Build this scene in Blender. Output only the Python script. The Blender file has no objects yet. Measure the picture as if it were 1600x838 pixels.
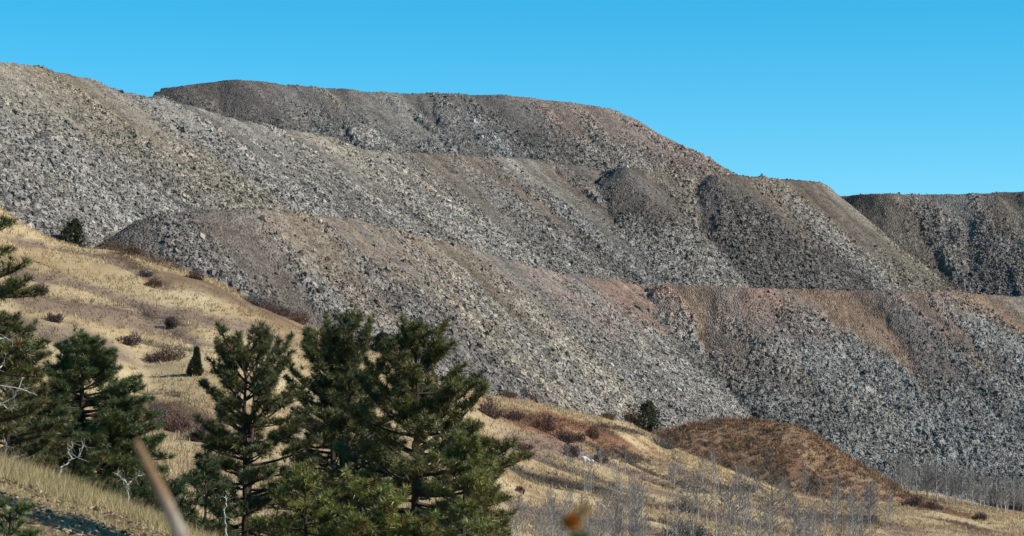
import bpy, math, random
import numpy as np

# ------------------------------------------------------------------ camera, sky, sun, exposure
SC = bpy.context.scene
COL = SC.collection
PX_F = 800 / math.tan(math.radians(10))          # focal length in photograph pixels (1600 wide)
PITCH = math.atan((700 - 419) / PX_F)            # the horizon lies near row 700
cam_d = bpy.data.cameras.new('camera')
cam_d.sensor_width = 36
cam_d.lens = 18 / math.tan(math.radians(10))
cam_d.clip_start = 0.05
cam_d.clip_end = 20000
cam_d.dof.use_dof = True
cam_d.dof.focus_distance = 130
cam_d.dof.aperture_fstop = 10.0
cam = bpy.data.objects.new('camera', cam_d)
COL.objects.link(cam)
cam.rotation_euler = (math.pi / 2 + PITCH, 0, 0)
SC.camera = cam

SUN_AZ = math.radians(100)       # clockwise from the view direction: right, a little behind the camera
SUN_EL = math.radians(33)
world = bpy.data.worlds.new('World')
SC.world = world
world.use_nodes = True
wn, wl = world.node_tree.nodes, world.node_tree.links
wn.clear()
w_out = wn.new('ShaderNodeOutputWorld')
w_bg = wn.new('ShaderNodeBackground')
w_sky = wn.new('ShaderNodeTexSky')
w_sky.sky_type = 'NISHITA'
w_sky.sun_disc = False
w_sky.sun_elevation = SUN_EL
w_sky.sun_rotation = SUN_AZ
w_sky.altitude = 3000
w_sky.air_density = 1.0
w_sky.dust_density = 0.3
w_sky.ozone_density = 2.0
w_hs = wn.new('ShaderNodeHueSaturation')
w_hs.inputs['Hue'].default_value = 0.478
w_hs.inputs['Saturation'].default_value = 1.52
w_bg.inputs['Strength'].default_value = 0.116
wl.new(w_sky.outputs[0], w_hs.inputs['Color'])
wl.new(w_hs.outputs[0], w_bg.inputs[0])
wl.new(w_bg.outputs[0], w_out.inputs[0])

sun_d = bpy.data.lights.new('sun', 'SUN')
sun_d.energy = 5.0
sun_d.angle = math.radians(0.53)
sun_d.color = (1.0, 0.93, 0.82)
sun = bpy.data.objects.new('sun', sun_d)
COL.objects.link(sun)
sun.rotation_euler = (math.pi / 2 - SUN_EL, 0, math.pi - SUN_AZ)

SC.view_settings.view_transform = 'Standard'
SC.view_settings.look = 'None'
SC.view_settings.exposure = 0.48
SC.view_settings.gamma = 1.0
SC.view_settings.use_curve_mapping = False

# ------------------------------------------------------------------ helpers
RNG = np.random.default_rng(7)
random.seed(7)


def P(px, py, d):
    """the point seen at photograph pixel (px, py), d metres ahead of the camera"""
    x, y, z = (px - 800) / PX_F, 1.0, (419 - py) / PX_F
    c, s = math.cos(PITCH), math.sin(PITCH)
    yy, zz = y * c - z * s, y * s + z * c
    k = d / yy
    return np.array([x * k, d, zz * k])


class Noise2:
    def __init__(self, seed):
        self.t = np.random.default_rng(seed).random((256, 256)).astype(np.float32)

    def __call__(self, x, y):
        xi, yi = np.floor(x).astype(np.int64), np.floor(y).astype(np.int64)
        fx, fy = x - xi, y - yi
        fx, fy = fx * fx * (3 - 2 * fx), fy * fy * (3 - 2 * fy)
        t = self.t
        a, b = t[xi & 255, yi & 255], t[(xi + 1) & 255, yi & 255]
        c, d = t[xi & 255, (yi + 1) & 255], t[(xi + 1) & 255, (yi + 1) & 255]
        return (a * (1 - fx) + b * fx) * (1 - fy) + (c * (1 - fx) + d * fx) * fy - 0.5

    def fbm(self, x, y, octs=4):
        r, a = 0, 1.0
        for i in range(octs):
            r = r + a * self(x * 2 ** i + 17.3 * i, y * 2 ** i + 5.1 * i)
            a *= 0.5
        return r


N = [Noise2(100 + i) for i in range(12)]


def smooth(a, b, x):
    t = np.clip((x - a) / (b - a), 0, 1)
    return t * t * (3 - 2 * t)


def mix(a, b, t):
    t = np.asarray(t)[..., None]
    return np.asarray(a) * (1 - t) + np.asarray(b) * t


def make_mesh(name, verts, faces, mat, parent=None, tint=None, smooth_shade=False, loc=None):
    """faces: (n, 3) or (n, 4) array, or a list of such arrays"""
    if not isinstance(faces, list):
        faces = [faces]
    faces = [np.asarray(f, dtype=np.int32) for f in faces if len(f)]
    me = bpy.data.meshes.new(name)
    v = np.asarray(verts, dtype=np.float32)
    if loc is not None:
        v = v - np.asarray(loc, dtype=np.float32)
    me.vertices.add(len(v))
    me.vertices.foreach_set('co', v.ravel())
    loops = np.concatenate([f.ravel() for f in faces])
    tot = np.concatenate([np.full(len(f), f.shape[1], dtype=np.int32) for f in faces])
    start = np.concatenate([[0], np.cumsum(tot)[:-1]]).astype(np.int32)
    me.loops.add(len(loops))
    me.loops.foreach_set('vertex_index', loops)
    me.polygons.add(len(tot))
    me.polygons.foreach_set('loop_start', start)
    me.polygons.foreach_set('loop_total', tot)
    me.polygons.foreach_set('use_smooth', np.full(len(tot), smooth_shade, dtype=bool))
    if tint is not None:
        at = me.color_attributes.new('tint', 'FLOAT_COLOR', 'POINT')
        c = np.ones((len(v), 4), dtype=np.float32)
        c[:, :3] = np.clip(np.asarray(tint) * 0.83, 0.004, 0.9)
        at.data.foreach_set('color', c.ravel())
    me.update(calc_edges=True)
    me.materials.append(mat)
    o = bpy.data.objects.new(name, me)
    COL.objects.link(o)
    if parent is not None:
        o.parent = parent
    elif loc is not None:
        o.location = loc
    return o


def tag(o, label=None, cat=None, group=None, kind=None):
    if label:
        o['label'] = label
    if cat:
        o['category'] = cat
    if group:
        o['group'] = group
    if kind:
        o['kind'] = kind
    return o


def thing(name, label, cat, loc, rz=0.0, group=None):
    o = bpy.data.objects.new(name, None)
    COL.objects.link(o)
    o.empty_display_size = 0.2
    o.location = loc
    o.rotation_euler = (0, 0, rz)
    return tag(o, label, cat, group)


def copy_thing(o, loc, rz, scale, label, group=None):
    c = o.copy()
    COL.objects.link(c)
    c.location, c.rotation_euler, c.scale = loc, (0, 0, rz), scale
    tag(c, label, None, group)
    for ch in list(o.children):
        k = ch.copy()
        COL.objects.link(k)
        k.parent = c
    return c


class Acc:
    """collects tubes and triangles into one mesh"""

    def __init__(self):
        self.v, self.q, self.t, self.c, self.n = [], [], [], [], 0

    def tube(self, pts, rad, sides=5, col=(0.1, 0.1, 0.1)):
        pts = np.asarray(pts, dtype=float)
        rad = np.asarray(rad, dtype=float)
        n = len(pts)
        tan = np.gradient(pts, axis=0)
        tan /= np.linalg.norm(tan, axis=1)[:, None] + 1e-9
        ref = np.array([0.31, 0.95, 0.1]) if abs(tan[0, 2]) > 0.7 else np.array([0.1, 0.05, 1.0])
        a = np.cross(tan, ref)
        a /= np.linalg.norm(a, axis=1)[:, None] + 1e-9
        b = np.cross(tan, a)
        th = np.arange(sides) * 2 * math.pi / sides
        ring = pts[:, None] + rad[:, None, None] * (np.cos(th)[None, :, None] * a[:, None] + np.sin(th)[None, :, None] * b[:, None])
        self.v.append(ring.reshape(-1, 3))
        i, j = np.meshgrid(np.arange(n - 1), np.arange(sides), indexing='ij')
        j2 = (j + 1) % sides
        f = np.stack([i * sides + j, i * sides + j2, (i + 1) * sides + j2, (i + 1) * sides + j], -1).reshape(-1, 4)
        self.q.append(f + self.n)
        self.c.append(np.tile(np.asarray(col, dtype=float), (n * sides, 1)))
        self.n += n * sides

    def tris(self, v, col):
        """v: (n, 3, 3), col: (n, 3)"""
        n = len(v)
        self.v.append(v.reshape(-1, 3))
        self.t.append(np.arange(n * 3).reshape(-1, 3) + self.n)
        self.c.append(np.repeat(col, 3, axis=0))
        self.n += n * 3

    def build(self, name, mat, parent=None, smooth_shade=False, loc=None):
        fs = []
        if self.q:
            fs.append(np.concatenate(self.q))
        if self.t:
            fs.append(np.concatenate(self.t))
        return make_mesh(name, np.concatenate(self.v), fs, mat, parent, np.concatenate(self.c), smooth_shade, loc)


def material(name, rough=0.95, build=None, spec=0.15):
    m = bpy.data.materials.new(name)
    m.use_nodes = True
    n, l = m.node_tree.nodes, m.node_tree.links
    b = n['Principled BSDF']
    b.inputs['Roughness'].default_value = rough
    b.inputs['Specular IOR Level'].default_value = spec
    at = n.new('ShaderNodeAttribute')
    at.attribute_name = 'tint'
    if build:
        build(n, l, b, at.outputs['Color'])
    else:
        l.new(at.outputs['Color'], b.inputs['Base Color'])
    return m


def scaled(n, l, col, fac_socket, lo, hi):
    """col times a factor running from lo to hi"""
    mr = n.new('ShaderNodeMapRange')
    mr.inputs['To Min'].default_value, mr.inputs['To Max'].default_value = lo, hi
    l.new(fac_socket, mr.inputs['Value'])
    vm = n.new('ShaderNodeVectorMath')
    vm.operation = 'SCALE'
    l.new(col, vm.inputs[0])
    l.new(mr.outputs[0], vm.inputs['Scale'])
    return vm.outputs[0]


def rock_nodes(n, l, b, col):
    pos = n.new('ShaderNodeNewGeometry').outputs['Position']
    v1 = n.new('ShaderNodeTexVoronoi')
    v1.inputs['Scale'].default_value = 1.15
    l.new(pos, v1.inputs['Vector'])
    sep = n.new('ShaderNodeSeparateColor')
    l.new(v1.outputs['Color'], sep.inputs[0])
    v2 = n.new('ShaderNodeTexVoronoi')
    v2.inputs['Scale'].default_value = 2.6
    l.new(pos, v2.inputs['Vector'])
    sep2 = n.new('ShaderNodeSeparateColor')
    l.new(v2.outputs['Color'], sep2.inputs[0])
    c = scaled(n, l, col, sep.outputs[0], 0.72, 1.28)
    c = scaled(n, l, c, sep2.outputs[1], 0.75, 1.25)
    l.new(c, b.inputs['Base Color'])
    bp = n.new('ShaderNodeBump')
    bp.inputs['Strength'].default_value = 0.7
    bp.inputs['Distance'].default_value = 0.5
    bp.invert = True
    l.new(v2.outputs['Distance'], bp.inputs['Height'])
    l.new(bp.outputs[0], b.inputs['Normal'])


def stone_nodes(n, l, b, col):
    tc = n.new('ShaderNodeNewGeometry')
    nz = n.new('ShaderNodeTexNoise')
    nz.inputs['Scale'].default_value = 3.0
    nz.inputs['Detail'].default_value = 3
    l.new(tc.outputs['Position'], nz.inputs['Vector'])
    c = scaled(n, l, col, nz.outputs['Fac'], 0.5, 1.5)
    l.new(c, b.inputs['Base Color'])


def soil_nodes(n, l, b, col):
    pos = n.new('ShaderNodeNewGeometry').outputs['Position']
    nz = n.new('ShaderNodeTexNoise')
    nz.inputs['Scale'].default_value = 2.2
    nz.inputs['Detail'].default_value = 8
    nz.inputs['Roughness'].default_value = 0.75
    l.new(pos, nz.inputs['Vector'])
    c = scaled(n, l, col, nz.outputs['Fac'], 0.45, 1.55)
    l.new(c, b.inputs['Base Color'])
    bp = n.new('ShaderNodeBump')
    bp.inputs['Strength'].default_value = 0.8
    bp.inputs['Distance'].default_value = 0.35
    l.new(nz.outputs['Fac'], bp.inputs['Height'])
    l.new(bp.outputs[0], b.inputs['Normal'])


def leaf_nodes(n, l, b, col):
    l.new(col, b.inputs['Base Color'])
    tr = n.new('ShaderNodeBsdfTranslucent')
    l.new(col, tr.inputs['Color'])
    mx = n.new('ShaderNodeMixShader')
    mx.inputs[0].default_value = 0.18
    l.new(b.outputs[0], mx.inputs[1])
    l.new(tr.outputs[0], mx.inputs[2])
    l.new(mx.outputs[0], n['Material Output'].inputs['Surface'])


def bark_nodes(n, l, b, col):
    tc = n.new('ShaderNodeTexCoord').outputs['Object']
    mp = n.new('ShaderNodeMapping')
    mp.inputs['Scale'].default_value = (14, 14, 4)
    l.new(tc, mp.inputs[0])
    nz = n.new('ShaderNodeTexNoise')
    nz.inputs['Scale'].default_value = 1.0
    nz.inputs['Detail'].default_value = 5
    l.new(mp.outputs[0], nz.inputs['Vector'])
    c = scaled(n, l, col, nz.outputs['Fac'], 0.4, 1.6)
    l.new(c, b.inputs['Base Color'])
    bp = n.new('ShaderNodeBump')
    bp.inputs['Strength'].default_value = 0.6
    bp.inputs['Distance'].default_value = 0.03
    l.new(nz.outputs['Fac'], bp.inputs['Height'])
    l.new(bp.outputs[0], b.inputs['Normal'])


M_ROCK = material('waste_rock', 0.95, rock_nodes)
M_STONE = material('loose_stone', 0.9, stone_nodes)
M_SOIL = material('soil_and_dry_grass', 1.0, soil_nodes, 0.05)
M_LEAF = material('foliage', 0.45, leaf_nodes, 0.45)
M_GRASS = material('dry_grass', 0.8, leaf_nodes, 0.1)
M_BARK = material('bark', 0.95, bark_nodes)
M_TWIG = material('twigs', 0.9)

# ------------------------------------------------------------------ the natural ground
# control points: photograph pixel column, metres ahead, photograph pixel row
CTRL = [
    (-200, 20, 815), (0, 20, 852), (100, 20, 885), (300, 20, 935), (800, 20, 1080), (1600, 20, 1250),
    (-250, 31, 705), (0, 31, 772), (110, 31, 806), (220, 31, 842), (500, 31, 925), (800, 31, 1000),
    (-250, 43, 672), (0, 44, 742), (120, 44, 782), (235, 43, 826), (330, 43, 866), (600, 43, 920), (1000, 43, 1000), (1600, 43, 1120),
    (0, 60, 785), (120, 60, 815), (400, 60, 890), (700, 60, 930), (1200, 60, 1010), (1700, 60, 1080),
    (-100, 90, 790), (130, 85, 800), (400, 90, 890), (800, 90, 950), (1600, 90, 1060),
    (-100, 150, 730), (50, 150, 770), (460, 150, 850), (800, 160, 900), (1200, 160, 950), (1650, 160, 1010),
    (-150, 250, 560), (0, 250, 640), (250, 250, 710), (460, 250, 750), (800, 250, 830), (1000, 250, 872), (1250, 250, 910), (1650, 250, 955),
    (-100, 350, 450), (0, 350, 492), (230, 350, 570), (460, 350, 628), (800, 330, 775), (1000, 330, 815), (1250, 330, 858), (1650, 340, 905),
    (-100, 455, 285), (0, 455, 338), (210, 440, 392), (330, 436, 440), (460, 433, 500), (600, 447, 560), (700, 447, 600),
    (800, 395, 700), (830, 462, 630), (900, 500, 645), (965, 545, 655), (900, 420, 712), (1000, 480, 710), (1000, 420, 755), (1000, 585, 671), (1070, 610, 690), (1015, 525, 694), (1060, 545, 708), (1120, 545, 728), (1130, 480, 752), (1250, 420, 815), (1250, 520, 778), (1250, 640, 765),
    (1450, 450, 838), (1450, 550, 788), (1430, 640, 768), (1600, 470, 850), (1600, 605, 802), (1700, 640, 815), (1600, 720, 805),
]
BEHIND = [(-200, 600, 8), (0, 560, 18), (300, 540, 8), (460, 540, 4), (700, 560, 4), (800, 580, 2), (900, 660, -3), (1200, 760, -12), (1600, 800, -14),
          (0, 800, -5), (500, 850, -8), (1000, 900, -14), (1700, 950, -18)]


def uv(px, d):
    return np.stack([np.asarray(px, dtype=float) / 330.0, 1.9 * np.log(np.maximum(d, 8.0))], -1)


cp = np.array([uv(px, d) for px, d, py in CTRL] + [uv(px, d) for px, d, z in BEHIND])
cz = np.array([P(px, py, d)[2] for px, d, py in CTRL] + [z for px, d, z in BEHIND])


def tps_k(a, b):
    r2 = ((a[:, None, :] - b[None, :, :]) ** 2).sum(-1)
    return 0.5 * r2 * np.log(r2 + 1e-9)


_n = len(cp)
_A = np.zeros((_n + 3, _n + 3))
_A[:_n, :_n] = tps_k(cp, cp) + 0.004 * np.eye(_n)
_A[:_n, _n] = 1
_A[:_n, _n + 1:] = cp
_A[_n:, :_n] = _A[:_n, _n:].T
_w = np.linalg.solve(_A, np.concatenate([cz, np.zeros(3)]))


def ground_z(x, y):
    """smooth ground height, x and y flat arrays"""
    x, y = np.atleast_1d(np.asarray(x, dtype=float)), np.atleast_1d(np.asarray(y, dtype=float))
    d = np.maximum(y, 8.0)
    px = np.clip(800 + x / d * PX_F, -900, 2500)
    out = np.empty(len(x))
    for i in range(0, len(x), 40000):
        q = uv(px[i:i + 40000], d[i:i + 40000])
        out[i:i + 40000] = tps_k(q, cp) @ _w[:_n] + _w[_n] + q @ _w[_n + 1:]
    near = smooth(18, 4, y)
    return out * (1 - near) + near * (-1.15 - 0.06 * x)


DUMP = None                                           # rubble heights, once they are built


def hit(px, py, dmin=90, dmax=700):
    """where the view through a photograph pixel meets the ground"""
    d = np.arange(dmin, dmax, 0.5)
    r = P(px, py, 1.0)
    gz = ground_z(r[0] * d, d)
    k = np.nonzero(r[2] * d <= gz)[0]
    i = k[0] if len(k) else len(d) - 1
    while DUMP is not None and i > 0 and d[i] > 395:
        a, b = int((r[0] * d[i] - GX[0]) / CELL + .5), int((d[i] - GY[0]) / CELL + .5)
        if not (0 <= a < len(GX) and 0 <= b < len(GY)) or DUMP[a, b] < gz[i] + .15:
            break
        i -= 1
    return np.array([r[0] * d[i], d[i], gz[i]])


def on_ground(px, d):
    x = (px - 800) / PX_F * d
    return np.array([x, d, float(ground_z([x], [d])[0])])


TAN, TAN2, STRAW = np.array([.455, .34, .19]), np.array([.375, .265, .15]), np.array([.56, .435, .265])
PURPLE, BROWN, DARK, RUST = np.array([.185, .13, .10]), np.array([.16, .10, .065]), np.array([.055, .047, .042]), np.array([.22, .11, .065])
# strips on the meadow: colour, half width in metres, step height, pixel polyline
STRIPS = [
    (PURPLE, 1.3, .5, [(18, 375), (70, 383), (120, 395), (170, 402), (220, 425), (255, 447)]),
    (BROWN, .7, .4, [(140, 395), (190, 402), (215, 415), (240, 425)]),
    (PURPLE, 2.6, .5, [(15, 420), (70, 432), (130, 445), (200, 468), (280, 490), (340, 505), (430, 520)]),
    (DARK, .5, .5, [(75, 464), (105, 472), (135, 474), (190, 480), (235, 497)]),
    (PURPLE, 3.0, .3, [(60, 472), (130, 485), (200, 497), (250, 505)]),
    (DARK, .4, .4, [(205, 474), (225, 480), (234, 490), (262, 492), (290, 505)]),
    (DARK, .35, .3, [(33, 404), (60, 412), (85, 420)]),
    (PURPLE, .8, .3, [(260, 516), (300, 532), (350, 545)]),
    (DARK, .5, .5, [(215, 531), (245, 538), (300, 546), (340, 552)]),
    (DARK, .6, .5, [(222, 611), (255, 613), (285, 618)]),
    (PURPLE, 4, .3, [(10, 500), (60, 515), (110, 530), (150, 535)]),
    (PURPLE, 2.6, .4, [(245, 640), (270, 665), (330, 680)]),
    (BROWN, 1.6, .4, [(225, 625), (280, 640), (340, 670)]),
    (BROWN, 3, .5, [(150, 375), (190, 385), (215, 400), (260, 415)]),
    (BROWN, 4.5, -.5, [(308, 446), (340, 458), (390, 482), (430, 497)]),
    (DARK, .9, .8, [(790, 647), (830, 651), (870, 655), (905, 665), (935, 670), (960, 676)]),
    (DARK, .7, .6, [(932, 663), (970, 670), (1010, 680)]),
    (RUST, 4, .2, [(800, 655), (850, 668), (910, 675), (960, 680)]),
    (BROWN, 2, .2, [(770, 640), (800, 650), (830, 655)]),
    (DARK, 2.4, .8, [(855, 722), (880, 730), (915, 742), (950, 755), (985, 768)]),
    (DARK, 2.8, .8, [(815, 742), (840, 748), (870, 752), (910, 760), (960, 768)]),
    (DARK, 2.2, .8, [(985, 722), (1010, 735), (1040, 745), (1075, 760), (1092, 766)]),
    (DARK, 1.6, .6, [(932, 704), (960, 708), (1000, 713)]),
    (PURPLE, 3, .4, [(880, 700), (930, 715), (980, 735), (1030, 752)]),
    (PURPLE, 3, .4, [(1050, 725), (1090, 750), (1130, 765), (1170, 775)]),
    (PURPLE, 2.5, .4, [(800, 700), (840, 698), (870, 702)]),
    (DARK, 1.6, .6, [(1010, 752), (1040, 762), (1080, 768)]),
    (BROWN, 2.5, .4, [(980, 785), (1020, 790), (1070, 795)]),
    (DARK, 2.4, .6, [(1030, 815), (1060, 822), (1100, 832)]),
    (RUST, 3, .3, [(1400, 780), (1450, 790), (1520, 810)]),
    (BROWN, 2, .4, [(1470, 812), (1500, 818), (1540, 832)]),
    (PURPLE, 7, .2, [(840, 800), (900, 815), (980, 825)]),
    (PURPLE, 5, .2, [(1200, 800), (1260, 805), (1330, 812), (1390, 822)]),
    (PURPLE, 5, .2, [(1110, 800), (1150, 815), (1190, 825)]),
]


def seg_dist(x, y, pts):
    """distance to a polyline and signed side"""
    best = np.full(len(x), 1e9)
    side = np.zeros(len(x))
    for (ax, ay), (bx, by) in zip(pts[:-1], pts[1:]):
        ex, ey = bx - ax, by - ay
        L = ex * ex + ey * ey + 1e-9
        t = np.clip(((x - ax) * ex + (y - ay) * ey) / L, 0, 1)
        qx, qy = x - ax - t * ex, y - ay - t * ey
        dd = np.sqrt(qx * qx + qy * qy)
        m = dd < best
        best[m] = dd[m]
        side[m] = np.sign(ex * qy - ey * qx)[m]
    return best, side


def build_ground():
    ys = np.concatenate([np.geomspace(1.0, 60, 230) - 1.0, np.arange(59.3, 720, 0.72)])
    us = np.linspace(-0.30, 0.30, 470)
    Y, U = np.meshgrid(ys, us, indexing='ij')
    X = U * (Y + 14)
    # finer columns where the frame looks
    x, y = X.ravel(), Y.ravel()
    z = ground_z(x, y)
    far = smooth(70, 160, y)
    z = z + far * (0.35 * N[0].fbm(x / 23, y / 23, 3) + 0.22 * N[1].fbm(x / 4, y / 4, 3)) + (1 - far) * (0.10 * N[1].fbm(x / 1.7, y / 1.7, 3) + 0.05 * N[2](x * 3, y * 3))
    g = N[2].fbm(x / 11, y / 17, 4)
    g2 = N[3].fbm(x / 3.0, y / 4.5, 3)
    c = mix(TAN, STRAW, smooth(-.1, .5, g))
    c = mix(c, TAN2, smooth(.0, .5, -g + .5 * g2))
    c = mix(c, PURPLE * 1.3, .5 * smooth(.18, .6, N[4].fbm(x / 16 + 3, y / 34, 4) + .25 * g2))
    # lower right of the meadow: rustier and more broken
    px = 800 + x / np.maximum(y, 1) * PX_F
    lr = smooth(760, 860, px) * smooth(160, 230, y)
    c = mix(c, RUST * 1.25, .7 * lr * smooth(.05, .45, N[5].fbm(x / 9, y / 16, 4) + .2 * g2))
    c = mix(c, PURPLE, .8 * lr * smooth(.12, .45, N[6].fbm(x / 6, y / 12, 4) + .2 * g2))
    c = mix(c, PURPLE, .75 * smooth(1150, 1250, px) * smooth(420, 380, y) * smooth(-.3, .2, g2 + g))
    nx, ny = 1.6 * N[7].fbm(x / 5, y / 5, 3), 3.2 * N[8].fbm(x / 5, y / 5, 3)
    for col, hw, step, pl in STRIPS:
        pts = [tuple(hit(a, b)[:2]) for a, b in pl]
        lo, hi = np.min(pts, 0) - 12, np.max(pts, 0) + 12
        m = np.nonzero((x > lo[0]) & (x < hi[0]) & (y > lo[1]) & (y < hi[1]))[0]
        dd, sd = seg_dist(x[m] + nx[m] * min(1, hw / 1.5), y[m] + ny[m] * min(1, hw / 1.5), pts)
        hw2 = hw * 1.7
        k = smooth(hw2 * 1.3, hw2 * .35, dd) * (.72 + .28 * smooth(-.5, .2, g2[m] + N[9](x[m] / 2, y[m] / 3)))
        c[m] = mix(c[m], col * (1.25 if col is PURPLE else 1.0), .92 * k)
        z[m] -= (step if step < 0 else min(step, .3)) * k
    # foreground: leaf litter, straw and bare soil
    fg = smooth(62, 50, y)
    litter = mix([.22, .15, .095], [.42, .32, .19], smooth(-.35, .45, N[10].fbm(x * 1.1, y * .8, 4)))
    litter = mix(litter, [.42, .33, .18], smooth(36, 44, y) * .8)
    c = mix(c, litter, fg)
    nr, nc = Y.shape
    idx = np.arange(nr * nc).reshape(nr, nc)
    f = np.stack([idx[:-1, :-1], idx[:-1, 1:], idx[1:, 1:], idx[1:, :-1]], -1).reshape(-1, 4)
    o = make_mesh('ground', np.stack([x, y, z], -1), f, M_SOIL, tint=c, smooth_shade=True)
    tag(o, kind='structure')
    # the low country beyond, out to the horizon
    R = 9000
    th = np.linspace(0, 2 * math.pi, 49)[:-1]
    v = np.concatenate([[[0, 600, -40]], np.stack([R * np.cos(th), 600 + R * np.sin(th), np.full(48, -40.)], -1)])
    f = np.array([[0, 1 + i, 1 + (i + 1) % 48] for i in range(48)])
    o = make_mesh('terrain', v, f, M_SOIL, tint=np.tile(TAN2, (49, 1)))
    tag(o, kind='structure')


build_ground()

# ------------------------------------------------------------------ the mine dumps
GREY, BLUE = np.array([.30, .285, .265]), np.array([.275, .28, .278])
TANR, BRN, RED = np.array([.335, .30, .25]), np.array([.225, .19, .16]), np.array([.305, .20, .16])
PLUM, PINK, DRK = np.array([.195, .18, .172]), np.array([.33, .265, .235]), np.array([.15, .135, .125])
OCHRE, RUSTY = np.array([.295, .235, .175]), np.array([.31, .222, .162])
# each lift: crest (px, py, metres ahead, slope), then tints along the crest (px, upper, lower)
LIFTS = {
    'A': dict(crest=[(238, 152, 852, .6), (262, 145, 858, .62), (300, 132, 862, .66), (345, 127, 866, .68), (372, 124, 866, .7), (420, 129, 872, .7),
                     (500, 136, 880, .7), (560, 141, 884, .7), (640, 146, 895, .7), (760, 148, 905, .7), (830, 153, 912, .68), (880, 159, 915, .68),
                     (915, 163, 918, .66), (950, 171, 920, .63), (985, 182, 922, .62), (1003, 191, 925, .62)],
              tint=[(240, DRK, PLUM), (340, DRK, PLUM), (400, PLUM, GREY), (460, GREY, BLUE), (520, PLUM, GREY), (590, GREY, BLUE), (680, PLUM, BLUE),
                    (760, PLUM, BLUE), (800, PLUM, PLUM), (850, PINK, GREY), (920, PINK, GREY), (960, PINK, PINK), (1000, PINK, PINK)]),
    'B': dict(crest=[(-420, 40, 470, .68), (-150, 72, 510, .68), (0, 97, 542, .68), (60, 107, 552, .68), (130, 123, 566, .68), (165, 137, 578, .68), (186, 147, 600, .68),
                     (200, 147, 588, .68), (260, 156, 600, .68), (330, 176, 622, .68), (400, 196, 645, .68), (470, 206, 668, .68), (520, 217, 684, .68), (560, 233, 700, .68),
                     (590, 236, 706, .7), (660, 238, 712, .7), (740, 244, 720, .7), (800, 247, 725, .7), (850, 250, 730, .7), (900, 259, 742, .7), (920, 265, 770, .72), (940, 268, 792, .72), (952, 268, 788, .72), (957, 266, 775, .72),
                     (963, 263, 732, .74), (1000, 265, 740, .74), (1040, 267, 742, .74), (1074, 272, 748, .74), (1084, 279, 785, .76), (1093, 279, 790, .76), (1098, 279, 772, .78), (1104, 275, 738, .8), (1135, 272, 742, .8), (1180, 277, 752, .82),
                     (1230, 282, 762, .84), (1268, 284, 772, .86), (1285, 288, 778, .88)],
              tint=[(-400, GREY, GREY), (0, TANR, GREY), (70, OCHRE, TANR), (130, TANR, TANR), (185, GREY, GREY), (200, GREY, GREY), (300, GREY, GREY), (380, GREY, GREY),
                    (470, TANR, GREY), (540, TANR, GREY), (600, PLUM, GREY), (660, BRN, GREY), (740, BRN, PLUM), (800, GREY, BLUE), (850, BRN, BLUE),
                    (900, PLUM, GREY), (925, RED, GREY), (945, RED, TANR), (965, DRK, GREY), (1010, BRN, TANR), (1075, BRN, TANR), (1100, DRK, DRK), (1150, BRN, PLUM),
                    (1200, OCHRE, GREY), (1240, BRN, TANR), (1285, TANR, TANR)]),
    'C': dict(crest=[(216, 341, 452, .8), (250, 333, 455, .8), (320, 327, 462, .82), (380, 328, 468, .84), (450, 330, 478, .85), (510, 338, 494, .88), (560, 345, 514, .9), (630, 362, 554, .92), (700, 380, 592, .92),
                     (780, 402, 632, .92), (870, 426, 672, .86), (940, 437, 694, .86), (985, 443, 706, .86), (998, 449, 735, .84), (1008, 450, 738, .84), (1018, 446, 706, .82), (1100, 447, 708, .76), (1180, 450, 708, .72), (1250, 453, 716, .72),
                     (1340, 453, 718, .72), (1450, 455, 724, .72), (1530, 459, 734, .72), (1600, 463, 744, .72), (1720, 466, 752, .72), (1900, 468, 760, .72)],
              tint=[(210, DRK, DRK), (260, DRK, PLUM), (330, BRN, PLUM), (400, BRN, GREY), (480, OCHRE, PLUM), (560, BRN, TANR), (640, OCHRE, GREY), (700, BRN, TANR), (760, PLUM, GREY), (820, PINK, GREY), (880, PLUM, GREY),  # left nose tinted darker: shade of its left-facing end put into the colour
                    (940, RED, GREY), (985, RED, PLUM), (1004, DRK, GREY), (1030, RED, GREY), (1090, RUSTY, GREY), (1140, PINK, GREY), (1180, RED, BLUE), (1250, RUSTY, GREY), (1330, RUSTY, BLUE), (1390, RED, BLUE), (1450, RUSTY, BLUE), (1530, RUSTY, BLUE), (1600, GREY, BLUE)]),
    'D': dict(crest=[(1290, 306, 828, .8), (1318, 307, 822, .8), (1350, 302, 818, .78), (1380, 302, 815, .76), (1420, 306, 818, .76), (1500, 304, 818, .76), (1600, 300, 814, .76), (1720, 296, 810, .76), (1900, 292, 806, .76)],
              tint=[(1290, DRK, PLUM), (1340, DRK, DRK), (1400, BRN, DRK), (1460, PLUM, PLUM), (1510, GREY, PLUM), (1560, BRN, PLUM), (1640, PLUM, PLUM)]),
}
CELL = 1.3
GX = np.arange(-170, 235, CELL)
GY = np.arange(392, 1000, CELL)


def inside(x, y, poly):
    r = np.zeros(len(x), dtype=bool)
    n = len(poly)
    for i in range(n):
        (ax, ay), (bx, by) = poly[i], poly[(i + 1) % n]
        if ay == by:
            continue
        c = ((ay > y) != (by > y)) & (x < (bx - ax) * (y - ay) / (by - ay) + ax)
        r ^= c
    return r


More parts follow.
